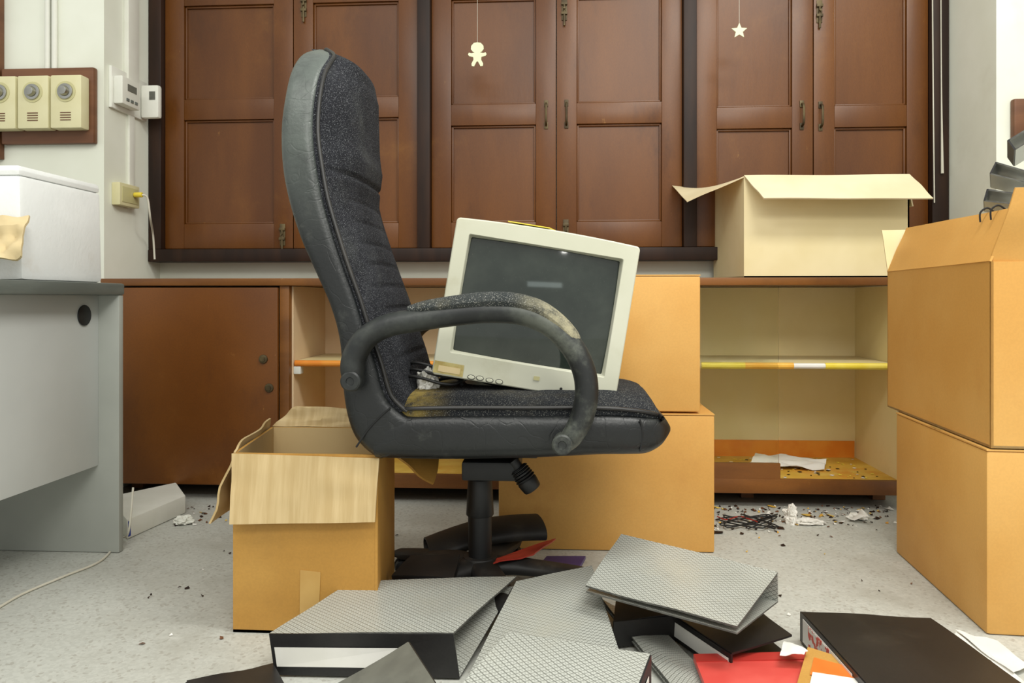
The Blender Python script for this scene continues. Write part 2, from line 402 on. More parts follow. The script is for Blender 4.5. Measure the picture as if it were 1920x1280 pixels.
disp=MB().box((CLX+o_,y0+.03,z1-.045),(CLX+o_+.0015,y0+.085,z1-.022)).obj('display','greyb')
bts=[]
for i in range(3): bts.append(MB().box((CLX+o_,y0+.022+i*.026,z0+.014),(CLX+o_+.003,y0+.038+i*.026,z0+.024),.001).obj('button','desktop'))
thing('air_conditioner_controller','white plastic wall controller with small display beside the window','wall controller',[back,bod,disp]+bts)
z0,z1=Z(280,222,2.70),Z(280,160,2.70)
hx0=X(263,2.69);hx1=X(297,2.69)
hb=MB().box((hx0,2.69,z0),(hx1,2.718,z1),.010).obj('body','white')
hd=MB().box((hx0+.034,2.6885,z1-.055),(hx1-.012,2.6905,z1-.025)).obj('display','greyb')
hbk=MB().box((CLX+.0125,2.722,z0+.02),(hx0+.03,2.730,z1-.03),.002).box((hx0+.01,2.717,z0+.03),(hx0+.026,2.725,z1-.04),.001).obj('holder','white')
thing('remote_control','white handheld remote with small grey screen in a wall holder','remote control',[hb,hd,hbk])
ys=SP(225,0,.03).y;ye=SP(262,0,.03).y
so=MB().box((CLX,ys,SP(240,390).z),(CLX+.03,ye,SP(240,349).z),.004).obj('socket_box','ivory')
fp=MB().box((CLX+.03,ys+.012,SP(240,390).z+.012),(CLX+.032,ye-.012,SP(240,349).z-.012),.0008).obj('faceplate','ivory2')
thing('electrical_socket','cream surface-mounted wall socket with plug inserted','wall socket',[so,fp])
pz=SP(258,371).z;py=ye-.04
pg=MB().cyl((CLX+.033,py,pz),(CLX+.062,py,pz),.009,bev=.002).obj('plug','yellow')
cd=MB().tube([(CLX+.06,py,pz),(CLX+.075,py+.01,pz-.01),(CLX+.08,py+.02,pz-.08),P(287,440,WY-.13),P(290,486,WY-.13)],.0035,8,8).obj('cord','cord')
thing('power_plug','yellow plug with pale cord hanging down beside the window','plug',[pg,cd])
single(MB().tube([P(1748,-60,FY-.02),P(1750,200,FY-.02),P(1752,380,FY-.02)],.0022,6,3).obj('blind_cord','cord'),'thin grey blind cord hanging beside the window frame','cord')
mb=MB();mb.tube([P(1764,-60,FY-.02),P(1765,150,FY-.02),P(1767,325,FY-.02)],[.002,.002,.005],6,3)
single(mb.obj('blind_cord','cord'),'thin grey blind cord hanging beside the window frame','cord')
# ornaments
def flat(poly,th,name,mat_):
    mb=MB();mb.loft([[p+V((0,-th/2,0)) for p in poly],[p+V((0,th/2,0)) for p in poly]]);return mb.obj(name,mat_)
OY=2.62
c=P(1386,58,OY);r_=.027
star=[c+V((sin(k*pi/5)*(r_ if k%2==0 else r_*.45),0,cos(k*pi/5)*(r_ if k%2==0 else r_*.45))) for k in range(10)]
st=flat(star,.004,'star','glow');th=MB().cyl(c+V((0,0,r_*.9)),V((c.x,c.y,2.3)),.0007,seg=6).obj('thread','cord')
thing('hanging_star','pale green plastic star hanging on a thread before the shutters','ornament',[st,th],loc=c)
c=P(895,102,OY)
half=[(0,.041),(.012,.039),(.021,.029),(.022,.018),(.015,.009),(.009,.006),(.020,.004),(.029,.006),(.032,.0),(.028,-.006),(.014,-.009),(.013,-.018),(.020,-.032),(.019,-.040),(.011,-.041),(.003,-.026),(0,-.024)]
poly=[c+V((a,0,b)) for a,b in half]+[c+V((-a,0,b)) for a,b in half[1:-1][::-1]]
fg=flat(poly,.004,'cutout','glow');th=MB().cyl(c+V((0,0,.04)),V((c.x,c.y,2.3)),.0007,seg=6).obj('thread','cord')
thing('hanging_doll_ornament','pale green plastic person-shaped cutout hanging on a thread','ornament',[fg,th],loc=c)
# ---------------- cabinet
CY=2.47;CB=WY-.004
xL=X(193,CY);xR=1.085;zt_=Z(960,521,CY);zb=.046
xd0=X(525,CY);xd1=X(543,CY)
top=MB().box((xL,CY-.015,zt_-.024),(xR,CB,zt_),.003).obj('worktop','cab')
mb=MB()
mb.box((xL,CY,zb),(xL+.02,CB,zt_-.025));mb.box((xR-.02,CY,zb),(xR,CB,zt_-.025))
mb.box((xd0,CY-.004,zb),(xd1,CB,zt_-.025),.002)
xm0=X(1195,CY);mb.box((xm0,CY,zb),(xm0+.02,CB,zt_-.025))
mb.box((xL+.02,CY,zb),(xR-.02,CB-.01,zb+.02))
mb.box((xd1,CY-.004,zb),(xR,CY+.016,zb+.045),.002)
for x in (xL+.03,xd0,0,.6,xR-.06): mb.box((x,CY+.12,0.001),(x+.04,CB-.02,zb))
body=mb.obj('carcass','cab')
mb=MB();zi=zb+.043
mb.box((xd1+.001,CB-.012,zi),(xm0-.001,CB-.004,zt_-.026),mi=1)
mb.box((xm0+.021,CB-.012,zi),(xR-.021,CB-.004,zt_-.026))
mb.box((xR-.026,CY+.02,zi),(xR-.0205,CB-.012,zt_-.026));mb.box((xm0+.0205,CY+.02,zi),(xm0+.026,CB-.012,zt_-.026))
mb.box((xd1+.0005,CY+.02,zi),(xd1+.006,CB-.012,zt_-.026),mi=1)
mb.box((xd1+.006,CY+.018,zi-.024),(xR-.026,CB-.012,zi+.001),mi=2)
lin_=mb.obj('lining',['cream','pink','ylfloor'])
orl=MB().box((xm0+.03,CB-.018,zi+.001),(xR-.03,CB-.013,zi+.06)).obj('orange_strip','orange')
zsf=Z(1480,686,CY+.02)
def shelf(x0,x1):
    return MB().box((x0,CY+.03,zsf-.008),(x1,CB-.013,zsf+.008)).obj('shelf','cream')
sh1=shelf(xd1+.008,xm0-.002);sh2=shelf(xm0+.028,xR-.028)
ed1=MB().tube([(xd1+.01,CY+.026,zsf),(xm0-.004,CY+.026,zsf)],.010,10,1).obj('shelf_edge','orange')
mb=MB();xs=[X(1318,CY),X(1400,CY),X(1492,CY),X(1552,CY),xR-.03]
for i,(mi) in enumerate((0,1,2,0)): mb.tube([(max(xs[i],xm0+.03),CY+.026,zsf),(xs[i+1],CY+.026,zsf)],.0105 if i!=2 else .0085,10,1,mi=mi)
ed2=mb.obj('shelf_edge',['yellow','amber','paper'])
sp=MB().box((xd1+.006,CY+.02,zsf-.035),(xd1+.03,CY+.05,zsf-.01),.002).obj('shelf_bracket','white')
gl=MB().box((X(1316,CY),CY+.006,zi+.002),(X(1461,CY),CY+.010,zt_-.027)).obj('glass_door','glass')
zk=Z(1400,868,CY)
kb=MB().box((X(1316,CY),CY-.002,zb+.045),(X(1463,CY),CY+.014,zk)).obj('glass_door_rail','cab')
dr=MB().box((X(228,CY),CY-.016,zb+.004),(xd0-.002,CY-.001,zt_-.03),.003).obj('door','cabdoor')
for (x,y) in ((494,673),(505,727)):
    lk=MB();p=P(x,y,CY-.016);lk.cyl(p,p+V((0,-.006,0)),.015,.014,bev=.002);lk.cyl(p+V((0,-.005,0)),p+V((0,-.009,0)),.008)
    sub(dr,lk.obj('lock','brass'))
thing('cabinet','low brown wooden cabinet with cream open shelves and hinged door','cabinet',[top,body,lin_,orl,sh1,sh2,ed1,ed2,sp,gl,kb,dr],loc=(0,(CY+CB)/2,0))
def sheet(q,name,label,cat,matn='paper',wave=.006,seed=0,n=8,th=.001,group=None,freq=2.3):
    return single(MB().slab(q,th,nu=n,nv=n,wave=wave,seed=seed,freq=freq).obj(name,matn),label,cat,group)
z=zi+.012
sheet([G(1402,872,z+.0),G(1545,878,z),G(1550,862,z+.006),G(1418,850,z+.012)],'paper','crumpled white paper lying on the yellow cabinet floor','paper',wave=.016,seed=3,n=14,freq=4)
# ---------------- desk
dyf=G(229,1037).y;dX=G(223,1037).x;dzt=Z(222,531,dyf);dz0=Z(222,553,dyf)
leg=MB().box((dX-.9,dyf-.0,.001),(dX,dyf+.02,dz0),.003).obj('side_panel','deskd')
mpx=P(185,872,dyf).x;mz=P(185,872,dyf).z
mod=MB().box((mpx-.018,dyf-1.1,mz),(mpx,dyf,dz0),.002).obj('modesty_panel','desk')
tp=MB().box((dX-.95,dyf-1.14,dz0),(dX+.003,dyf+.022,dzt),.006).obj('desktop','desktop')
l2=MB().box((dX-.9,dyf-1.13,.001),(dX-.05,dyf-1.10,dz0),.003).obj('side_panel','deskd')
ry=ray(157,591);gpt=V((0,0,H))+ry*((mpx+.0005)/ry.x)
gr=MB().cyl(gpt,gpt+V((.004,0,0)),.026,bev=.001).obj('cable_grommet','black')
thing('desk','light grey laminate office desk with black cable grommet','desk',[leg,mod,tp,l2,gr],loc=(dX-.45,dyf-.55,0))
yB=dyf-.0;z0=dzt+.001;xr_=X(193,yB);yA=yB-.30
q=[V((xr_-.45,yA,z0)),V((xr_,yA,z0)),V((xr_,yB,z0)),V((xr_-.45,yB,z0))]
zt1=Z(193,346,yB)
fbo=MB().hexa(q,[V((a.x-.006,a.y,zt1-.022)) for a in q],.012).obj('box_body','foam')
lid=MB().hexa([V((a.x-.006,a.y,zt1-.024)) for a in q],[V((a.x-.008,a.y,zt1)) for a in q],.011).obj('lid','foam')
thing('foam_box','white foam box standing on the grey desk','foam box',[fbo,lid])
ey=yA-.03
sheet([P(-60,405,ey),P(56,405,ey+.02),P(42,482,ey-.04),P(-60,496,ey-.05)],'envelope','creased beige paper envelope leaning on the foam box','envelope','manila',.02,5,n=14,th=.006,freq=4)
wq=[G(238,1012),G(348,962),G(330,935),G(200,965)]
wb=MB().hexa([p+V((0,0,.001)) for p in wq],[p+V((0,0,.055)) for p in wq],.004).obj('box_body','white')
p0=G(238,1012);dd=(G(348,962)-p0).normalized();nrm=V((dd.y,-dd.x,0))*.001
lb=MB().slab([p0+dd*.004+nrm+V((0,0,.008)),p0+dd*.014+nrm+V((0,0,.008)),p0+dd*.014+nrm+V((0,0,.05)),p0+dd*.004+nrm+V((0,0,.05))],.001).obj('blue_label','blue')
thing('equipment_case','flat white case with blue label lying beneath the desk','case',[wb,lb])
mb=MB().tube([V((dX+.012,dyf+.045,.16)),V((dX+.014,dyf+.02,.05)),G(225,1010,.006),G(190,1050,.004),G(120,1080,.004),G(60,1105,.004),G(20,1125,.004),G(-60,1175,.004)],.0028,8,8)
single(mb.obj('cable','cord'),'thin beige cable trailing across the floor beside the desk','cable')
# ---------------- cartons
def carton(name,label,base,h,matn,flaps=(),open_=False,group=None,tape=True,inner='kraftin',th=.005,extra=()):
    base=[V(p) for p in base];cen=sum(base,V())/4;up=V((0,0,h));parts=[]
    if open_:
        mb=MB();
        for i in range(4):
            a=base[i];b=base[(i+1)%4]
            d=(b-a).normalized();nin=V((-d.y,d.x,0))
            if nin.dot(cen-a)<0:nin=-nin
            mb.hexa([a,b,b+nin*th,a+nin*th],[p+up for p in (a,b,b+nin*th,a+nin*th)],0,0)
            q4=(a+d*th+nin*th,b-d*th+nin*th,b-d*th+nin*(th+.0006),a+d*th+nin*(th+.0006))
            mb.hexa(q4,[p+up*.999 for p in q4],0,1)
        mb.hexa([p for p in base],[p+V((0,0,.005)) for p in base],0,1)
        parts.append(mb.obj('box_body',[matn,inner],True))
    else:
        parts.append(MB().hexa(base,[p+up for p in base],.006).obj('box_body',matn))
        a,b,c2,d2=[p+up for p in base]
        m1=(a+d2)/2;m2=(b+c2)/2;e=V((0,0,.002))
        parts.append(MB().slab([a+e,b+e,m2+e-(m2-b)*.01,m1+e-(m1-a)*.01],.003).obj('flap',matn))
        parts.append(MB().slab([m1+e+(d2-m1)*.01,m2+e+(c2-m2)*.01,c2+e,d2+e],.003).obj('flap',matn))
        if tape:
            w=(m2-b).normalized()*.025;e2=V((0,0,.0042))
            parts.append(MB().slab([m1-w+e2,m2-w+e2,m2+w+e2,m1+w+e2],.0006).obj('packing_tape','tape'))
    for f in flaps:
        q,mm_=f[0],f[1];wv=f[2] if len(f)>2 else .006;fr=f[3] if len(f)>3 else 2.3
        parts.append(MB().slab(q,.004,nu=14,nv=10,wave=wv,seed=len(parts)+h*10,freq=fr).obj('flap',mm_))
    return thing(name,label,'cardboard box',parts+list(extra),group=group)
br=G(1340,1037);by=br.y
def rect(x0,x1,y0,y1,z=0): return [V((x0,y0,z)),V((x1,y0,z)),V((x1,y1,z)),V((x0,y1,z))]
hLow=Z(1330,776,by)
carton('cardboard_box','plain tan closed cardboard box standing on the floor behind the chair',rect(X(935,by),X(1340,by),by,by+.38,.001),hLow-.005,'kraft')
z2=hLow+.004
carton('cardboard_box','plain tan closed cardboard box stacked on another box behind the monitor',rect(X(935,by),X(1314,by),by+.005,by+.375,z2),Z(1310,514,by)-z2-.004,'kraft')
n=G(1850,1190);f_=G(1680,1035)
d=(f_-n).normalized();px_=V((d.y,-d.x,0));Lb=(f_-n).length
base=[p+V((0,0,.001)) for p in (n,n+px_*.40,f_+px_*.40,f_)]
hR=.66-(840-560)*(n.dot(V((-S_,C_,0))))/F
carton('cardboard_box','plain tan closed cardboard box at the bottom of a stack',base,hR-.007,'kraft')
nU=G(1858,840,hR);nn_=V((nU.x,nU.y,hR))
dd=d;r=ray(1664,700)
s_=(r.x*nn_.y-r.y*nn_.x)/(r.y*dd.x-r.x*dd.y)
ff=nn_+dd*s_
pp=V((dd.y,-dd.x,0));base2=[nn_,nn_+pp*.40,ff+pp*.40,ff]
hU=(Z(1860,490,nn_.y)-hR)
up=V((0,0,hU));A,B,Cc,D=[p+up for p in base2]
lf=[A+V((0,0,.0)),D+V((0,0,.0)),D+pp*.05+V((0,0,.118)),A+pp*.05+dd*.02+V((0,0,.106))]
frf=[A+dd*.004,B+dd*.004,B+dd*-.03+V((0,0,.14)),A+pp*.03-dd*.03+V((0,0,.14))]
bkf=[D,Cc,Cc+dd*.05+V((0,0,.12)),D-pp*.008+dd*.02+V((0,0,.115))]
rtf=[B,Cc,Cc+pp*.08+V((0,0,.1)),B+pp*.08+V((0,0,.1))]
carton('cardboard_box','open tan cardboard box with raised flaps on top of a stack',base2,hU,'kraft',[(lf,'kraft',.002),(frf,'kraft',.004),(bkf,'creambox',.004),(rtf,'kraft',.004)],True)
for k in (0.12,.2):
    p=A*(1-k)+D*k+pp*.045+V((0,0,.108))
    single(MB().tube([p+V((-.014,0,-.02)),p+V((-.014,0,0)),p+V((0,0,.010)),p+V((.014,0,.002))],.002,6,5).obj('cable_tie','blackcord'),'black cord looped over the flap of the open box','cord')
zc=zt_+.001
yN=CY+.02;yF=CB-.04
xn0=X(1395,yN);xn1=X(1705,yN);xf0=X(1338,yF+.0)
bs=[V((xn0,yN,zc)),V((xn1,yN+.0,zc)),V((xn1+.0,yF,zc)),V((xf0,yF,zc))]
hC=Z(1400,330,yN)-zc;u_=V((0,0,hC))
fl=[bs[0]+u_,bs[1]+u_,P(1750,372,yN-.10),P(1432,372,yN-.10)]
ff1=[bs[0]+u_,bs[3]+u_,V((xf0-.15,yF-.02,Z(1257,350,yF))),V((xn0-.17,yN+.06,Z(1257,374,yN)))]
fr1=[bs[1]+u_,bs[2]+u_,bs[2]+u_+V((.0,0,-.10)),bs[1]+u_+V((.01,0,-.10))]
carton('cardboard_box','open cream cardboard box with spread flaps on the cabinet',bs,hC,'creambox',[(fl,'creamflap',.004),(ff1,'creamflap',.004),(fr1,'creamflap',.003)],True,inner='creamflap')
# open box beside chair
a=G(437,1185);xr=P(708,1000,a.y).x
yN=a.y;yF=yN+.31
bs=[V((a.x,yN,0.001)),V((xr,yN,0.001)),V((xr-.034,yF,0.001)),V((a.x-.04,yF,0.001))]
hL=Z(440,850,yN);u_=V((0,0,hL))
A,B,Cc,D=[p+u_ for p in bs]
ffr=[A+V((0,-.003,0)),B+V((0.004,-.003,-.006)),B+V((-.001,-.020,-.126)),A+V((0.004,-.024,-.134))]
fle=[A+V((-.003,0,.004)),D+V((-.003,0,.02)),D+V((-.03,0,-.12)),A+V((-.042,0,-.142))]
frt=[B+V((.003,.10,-.01)),Cc+V((.003,0,-.01)),Cc+V((.12,.0,-.02)),Cc+V((.105,-.10,-.11))]
fbk=[D+V((0,.004,0)),Cc+V((0,.004,0)),Cc+V((0,.03,.035)),D+V((.05,.03,.045))]
tpq=[P(562,1150,yN-.001),P(598,1150,yN-.001),P(601,1072,yN-.001),P(563,1068,yN-.001)]
tpo=MB().slab(tpq,.0008).obj('packing_tape','tape')
carton('cardboard_box','worn open cardboard box with folded-out flaps beside the chair',bs,hL,'kraft2',[(ffr,'flap',.004,3),(fle,'flap',.010,3),(frt,'kraft2',.01),(fbk,'flap',.010,4)],True,extra=[tpo])
# ---------------- chair
CH=1.70
OI=[((596,92),(608,93),.06),((560,100),(624,103),.125),((538,130),(607,132),.17),((525,180),(596,180),.20),((517,240),(592,245),.217),((519,310),(600,312),.225),((531,375),(611,372),.23),((553,445),(630,438),.235),((582,510),(650,500),.238),((609,570),(672,562),.24),((626,630),(690,620),.242),((631,690),(712,684),.243),((633,740),(730,742),.244),((639,785),(760,772),.245),((652,824),(790,785),.245),((675,852),(820,792),.244),((700,868),(850,796),.24)]
sp_=[]
for (o,i,hw) in OI:
    Y=CH-hw;po=P(o[0],o[1],Y);pi_=P(i[0],i[1],Y);sp_.append((po.x,po.z,pi_.x,pi_.z,hw))
def interp(sp,n):
    out=[];k=len(sp)
    for i in range(k-1):
        for j in range(n):
            t=j/n;g=lambda q:sp[max(0,min(k-1,q))]
            out.append(tuple(cr4(g(i-1)[c],g(i)[c],g(i+1)[c],g(i+2)[c],t) for c in range(len(sp[0]))))
    out.append(sp[-1]);return out
def sg(v,p): return math.copysign(abs(v)**p,v)
def supang(k,n): return 2*pi*(k+.5)/n
secs=[];NS=56
for (ox,oz,ix,iz,hw) in interp(sp_,5):
    o=V((ox,0,oz));i=V((ix,0,iz));c=(o+i)/2;h=(i-o)/2
    secs.append([c+h*sg(cos(supang(k,NS)),.38)+V((0,CH+hw*sg(sin(supang(k,NS)),.28),0)) for k in range(NS)])
shell=MB().loft(secs).obj('backrest_shell','leather',ang=60)
D2=interp(sp_[0:14],14);secs=[]
gro=[(325,1.5)]+[(y,1) for y in (378,420,462,503,545,588,632,676)]
Zg=[(P(640,y,1.55).z,s_) for y,s_ in gro]
for idx,(ox,oz,ix,iz,hw) in enumerate(D2):
    o=V((ox,0,oz));i=V((ix,0,iz));n=(i-o).normalized();sec=[]
    hw2=hw*.965
    k=max(-1,min(1,(iz-Zg[0][0])/.04));bl_=.028+.030*(k*.5+.5)
    bl_*=min(1,max(.05,(idx/30)**.6))
    NN=36
    for k in range(NN+1):
        u=-1+2*k/NN;gg=0
        for q_,(z_,s_) in enumerate(Zg): gg+=s_*math.exp(-((iz-z_-(.008*(1-u*u) if q_ else 0))/.0045)**2)*(1 if q_==0 else max(0,1-abs(u/.7)**6))
        e=(1-abs(u)**3.6);off=bl_*e-.0048*min(1.3,gg)*(1-abs(u)**8)-.004*(1-e)
        sec.append(i+n*off+V((0,CH+u*hw2,0)))
    sec.append(i-n*.03+V((0,CH+hw2*.97,0)));sec.append(i-n*.03+V((0,CH-hw2*.97,0)))
    secs.append(sec)
cush=MB().loft(secs).obj('backrest_cushion','fabric',ang=70)
pts=[V((ix+.002,CH-hw*.965,iz)) for (ox,oz,ix,iz,hw) in interp(sp_[0:14],2)]
pts2=[V((p.x,2*CH-p.y,p.z)) for p in pts]
pip=MB().tube(pts[::-1]+pts2,.0042,8,2).obj('backrest_piping','blackb')
SE=[(700,790,868,.242),(735,772,871,.246),(850,767,873,.249),(1000,767,870,.249),(1120,767,864,.248),(1180,770,863,.244),(1215,774,860,.234),(1240,780,845,.218),(1252,788,826,.20),(1257,797,812,.18)]
ss=[]
for x,yt,yb,hw in SE:
    Y=CH-hw;a=P(x,yt,Y);b=P(x,yb,Y);ss.append((a.x,a.z,b.z,hw))
secs=[]
for (x,zt2,zb2,hw) in interp(ss,5):
    c=(zt2+zb2)/2;h=(zt2-zb2)/2
    secs.append([V((x,CH+hw*sg(cos(supang(k,NS)),.30),c+h*sg(sin(supang(k,NS)),.52))) for k in range(NS)])
seat=MB().loft(secs).obj('seat_shell','leather',ang=60)
secs=[];sc2=[]
SC=[(738,768,.20),(760,767,.235),(850,765,.240),(1000,765,.240),(1120,765,.238),(1190,770,.230),(1226,776,.214),(1242,783,.190)]
for x,yt,hw in SC:
    a=P(x,yt,CH-hw);sc2.append((a.x,a.z,hw))
L2=interp(sc2,6)
for idx,(x,z_,hw) in enumerate(L2):
    f=idx/(len(L2)-1);e0=min(1,(1-f)*6+.15)
    sec=[]
    for k in range(31):
        u=-1+2*k/30
        sec.append(V((x,CH+u*hw,z_+(.026*e0)*(1-abs(u)**4)+.002*noise.noise(V((x*20,u*4,0))))))
    sec.append(V((x,CH+hw*.97,z_-.03)));sec.append(V((x,CH-hw*.97,z_-.03)));secs.append(sec)
scush=MB().loft(secs).obj('seat_cushion','seatfab',ang=70)
pts=[V((x,CH-hw*1.005,z_+.001)) for (x,z_,hw) in interp(sc2,2)];pts2=[V((p.x,2*CH-p.y,p.z)) for p in pts]
spip=MB().tube(pts+pts2[::-1],.004,8,2).obj('seat_piping','blackb')
seams=[]
for ln,yy in (([(668,838),(688,808),(712,782),(732,764)],CH-.2462),([(1200,786),(1205,815),(1200,846)],CH-.2375)):
    seams.append(MB().tube([P(x,y,yy) for x,y in ln],.0018,8,5).obj('seam','seam'))
def arm(Yp,sgn):
    ap=[(1052,836),(1072,818),(1092,780),(1100,735),(1094,692),(1073,650),(1036,611),(985,588),(920,583),(850,589),(780,600),(728,610),(688,632),(665,668),(662,700),(668,722)]
    rr=[.017,.020,.022,.022,.022,.0225,.023,.023,.0225,.0225,.022,.022,.0225,.023,.022,.016]
    Y0=CH-.268
    pts=[P(x,y,Y0) for x,y in ap]
    for k in range(len(pts)): pts[k].y=Yp
    for k,dy in ((0,.012),(len(pts)-1,.012)): pts[k].y+=sgn*dy
    a=MB().tube(pts,rr,20,6,side=(0,1,0),rs=1.25).obj('armrest_frame','arm')
    pp_=[(766,581),(800,577),(850,571),(905,565),(960,566),(1008,579),(1044,603),(1072,631),(1086,645)]
    q=[P(x,y,Y0) for x,y in pp_]
    for k in q:k.y=Yp
    p=MB().tube(q,[.008,.0145,.017,.018,.018,.018,.0175,.015,.007],16,6,side=(0,1,0),rs=1.65).obj('armrest_pad','padfab')
    for (x,y) in ((664,712),(1054,829)):
        mb=MB();c=P(x,y,Y0);c.y=Yp-sgn*.018
        e_=V((c.x,Yp+sgn*.045,c.z));dn=V((0,-sgn,0))
        u=V((1,0,0));w=V((0,0,1))
        pr=[(e_,.016),(c,.016),(c,.019),(c+dn*.009,.019),(c+dn*.012,.016),(c+dn*.012,.008),(c+dn*.010,.007)]
        mb.loft([[o+(u*cos(2*pi*j/24)+w*sin(2*pi*j/24))*r for j in range(24)] for o,r in pr])
        sub(a,mb.obj('armrest_bolt','arm'))
    return [a,p]
arms=arm(CH-.268,1)+arm(CH+.268,-1)
cx=P(900,1000,CH).x
zz=lambda y:Z(900,y,CH)
mb=MB()
mb.box((cx-.03,CH-.09,zz(884)),(cx+.09,CH+.09,zz(850)),.006);mb.box((cx-.08,CH-.07,zz(846)),(cx+.13,CH+.07,zz(836)+.02),.004)
mech=mb.obj('tilt_mechanism','black')
k0=P(968,872,CH-.08);k1=P(1000,918,CH-.08);mb=MB();dk=(k1-k0)
mb.cyl(k0-dk*.2,k0+dk*.15,.012)
for i in range(5): mb.cyl(k0+dk*(.1+.1*i),k0+dk*(.18+.1*i),.019+.001*i,.021,bev=.002)
mb.cyl(k0+dk*.56,k1,.022,.020,bev=.005);knob=mb.obj('tension_knob','black')
mb=MB();mb.cyl((cx,CH,zz(900)),(cx,CH,zz(875)),.010)
mb.cyl((cx,CH,zz(965)),(cx,CH,zz(896)),.031,.027,bev=.003);mb.cyl((cx,CH,zz(1082)),(cx,CH,zz(963)),.025,.027)
mb.cyl((cx,CH,.07),(cx,CH,zz(1075)),.034,.028,bev=.003)
pole=mb.obj('gas_lift_column','black')
mb=MB();mb.cyl((cx,CH,.045),(cx,CH,.09),.046,.038,bev=.004)
cast=[]
def caster(x,y,ang):
    mb=MB();d=V((cos(ang),sin(ang),0));s2=V((-d.y,d.x,0));c=V((x,y,.0205))
    for k in (-1,1): mb.cyl(c+s2*(.006*k),c+s2*(.020*k),.020,.018,bev=.004)
    mb.cyl((x,y,.02),(x,y,.05),.007);mb.box((x-.010,y-.010,.028),(x+.010,y+.010,.042),.003);return mb.obj('caster','black')
for a in (148,220,292,4,76):
    A_=radians(a);d=V((cos(A_),sin(A_),0));e=V((cx,CH,0))+d*.235
    s2=V((-d.y,d.x,0));secs=[]
    for f,wd,zt3,th in ((.02,.034,.088,.038),(.08,.032,.084,.034),(.16,.030,.072,.028),(.22,.028,.062,.022),(.252,.022,.056,.014)):
        c=V((cx,CH,zt3-th/2))+d*f
        secs.append([c+s2*wd*sg(cos(2*pi*k/16),.8)+V((0,0,th/2*sg(sin(2*pi*k/16),.8))) for k in range(16)])
    mb.loft(secs);cast.append(caster(e.x,e.y,A_+.8))
bs_=mb.obj('star_base','basep')
for c_ in cast: sub(bs_,c_)
thing('office_chair','high-backed dusty black office chair with tweed cushions and looped armrests','office chair',[shell,cush,pip,seat,scush,spip,mech,knob,pole,bs_]+seams+arms,loc=(cx,CH,0))
# ---------------- monitor
a_=radians(9.3);MYc=1.555
ctr=P(1005,582,MYc)
fwd=V((-S_,C_,0));rt0=V((C_,S_,0));upv=V((0,0,1))
R_=rt0*cos(a_)-upv*sin(a_);U_=rt0*sin(a_)+upv*cos(a_);fw=fwd
mw=349/F*MYc;mh=298/F*MYc
def ring(w,h,r,d,cx_=0,cy_=0,n=6,bulge=0):
    pts=[]
    for qx,qy,a0 in ((1,1,0),(-1,1,90),(-1,-1,180),(1,-1,270)):
        for k in range(n+1):
            a=radians(a0+90*k/n);x=qx*(w/2-r)+r*cos(a);y=qy*(h/2-r)+r*sin(a)
            pts.append((x,y))
        if qx==1 and qy==1 or (qx==-1 and qy==-1):
            for k in range(1,8):
                x=(w/2-r)*(1-2*k/8)*(1 if qy==1 else -1);pts.append((x,qy*h/2))
    return [ctr+R_*(x+cx_)+U_*(y+cy_+(bulge*(1-(2*x/w)**2) if y>0 else 0))+fw*d for x,y in pts]
bz=MB();sw,sh_=.312,.238;sy=.010
bz.loft([ring(mw,mh,.008,.045,bulge=.006),ring(mw,mh,.008,.0025,bulge=.006),ring(mw-.002,mh-.002,.007,.0005,bulge=.006),ring(mw-.005,mh-.005,.006,-.0005,bulge=.006),
 ring(sw+.006,sh_+.006,.004,-.0005,0,sy),ring(sw+.004,sh_+.004,.004,.001,0,sy),ring(sw+.0,sh_+.0,.003,.012,0,sy),ring(sw-.006,sh_-.006,.003,.026,0,sy)],cap=False)
bezel=bz.obj('bezel','monitor',ang=22)
hb=MB().loft([ring(mw-.006,mh-.006,.012,.046,bulge=.005),ring(mw-.012,mh-.012,.02,.10),ring(mw-.05,mh-.05,.03,.15,0,.0),ring(mw-.12,mh-.10,.03,.24),ring(.20,.17,.03,.33)]).obj('housing','monitor',ang=40)
mb=MB();gx,gy=24,18;vs=[]
for j in range(gy+1):
    row=[]
    for i in range(gx+1):
        x=(i/gx-.5)*sw;y=(j/gy-.5)*sh_
        row.append(mb.bm.verts.new(ctr+R_*x+U_*(y+sy)+fw*(.005+.016*((2*x/sw)**2*.55+(2*y/sh_)**2*.45))))
    vs.append(row)
for j in range(gy):
    for i in range(gx): mb.bm.faces.new([vs[j][i],vs[j][i+1],vs[j+1][i+1],vs[j+1][i]])
scr=mb.obj('screen','crt')
btns=[]
def loc(px,py,d=0):
    p=P(px,py,MYc);rel=p-ctr;return ctr+R_*rel.dot(R_)+U_*rel.dot(U_)+fw*d
for (x,y) in ((884,706),(900,708),(918,712),(936,715)):
    p=loc(x,y);mb=MB()
    mb.loft([[p+R_*.0068*k2*cos(2*pi*k/20)+U_*.0038*k2*sin(2*pi*k/20)+fw*d for k in range(20)] for k2,d in ((1.0,0),(1.0,-.0025),(.8,-.0035))])
    mb.loft([[p+R_*.0080*cos(2*pi*k/20)+U_*.0050*sin(2*pi*k/20)+fw*d for k in range(20)] for d in (0,-.0016)],mi=1)
    btns.append(mb.obj('button',['monitor','blackb']))
p=loc(1052,729);led=MB().cyl(p,p-fw*.002,.0028).obj('power_light','black')
p=loc(1006,709);lg=MB().slab([p-R_*.006-U_*.004-fw*.0016,p+R_*.006-U_*.004-fw*.0016,p+R_*.006+U_*.004-fw*.0016,p-R_*.006+U_*.004-fw*.0016],.0008).obj('badge','ivory2')
def lquad(c,d=-.002): return [loc(x,y,d) for x,y in c]
lab=MB().slab(lquad([(813,696),(868,706),(871,684),(817,674)],-.0014),.0008).obj('sticker','sticker')
lab2=MB().slab(lquad([(822,694),(862,701),(864,690),(824,683)],-.0022),.0006).obj('sticker','manila')
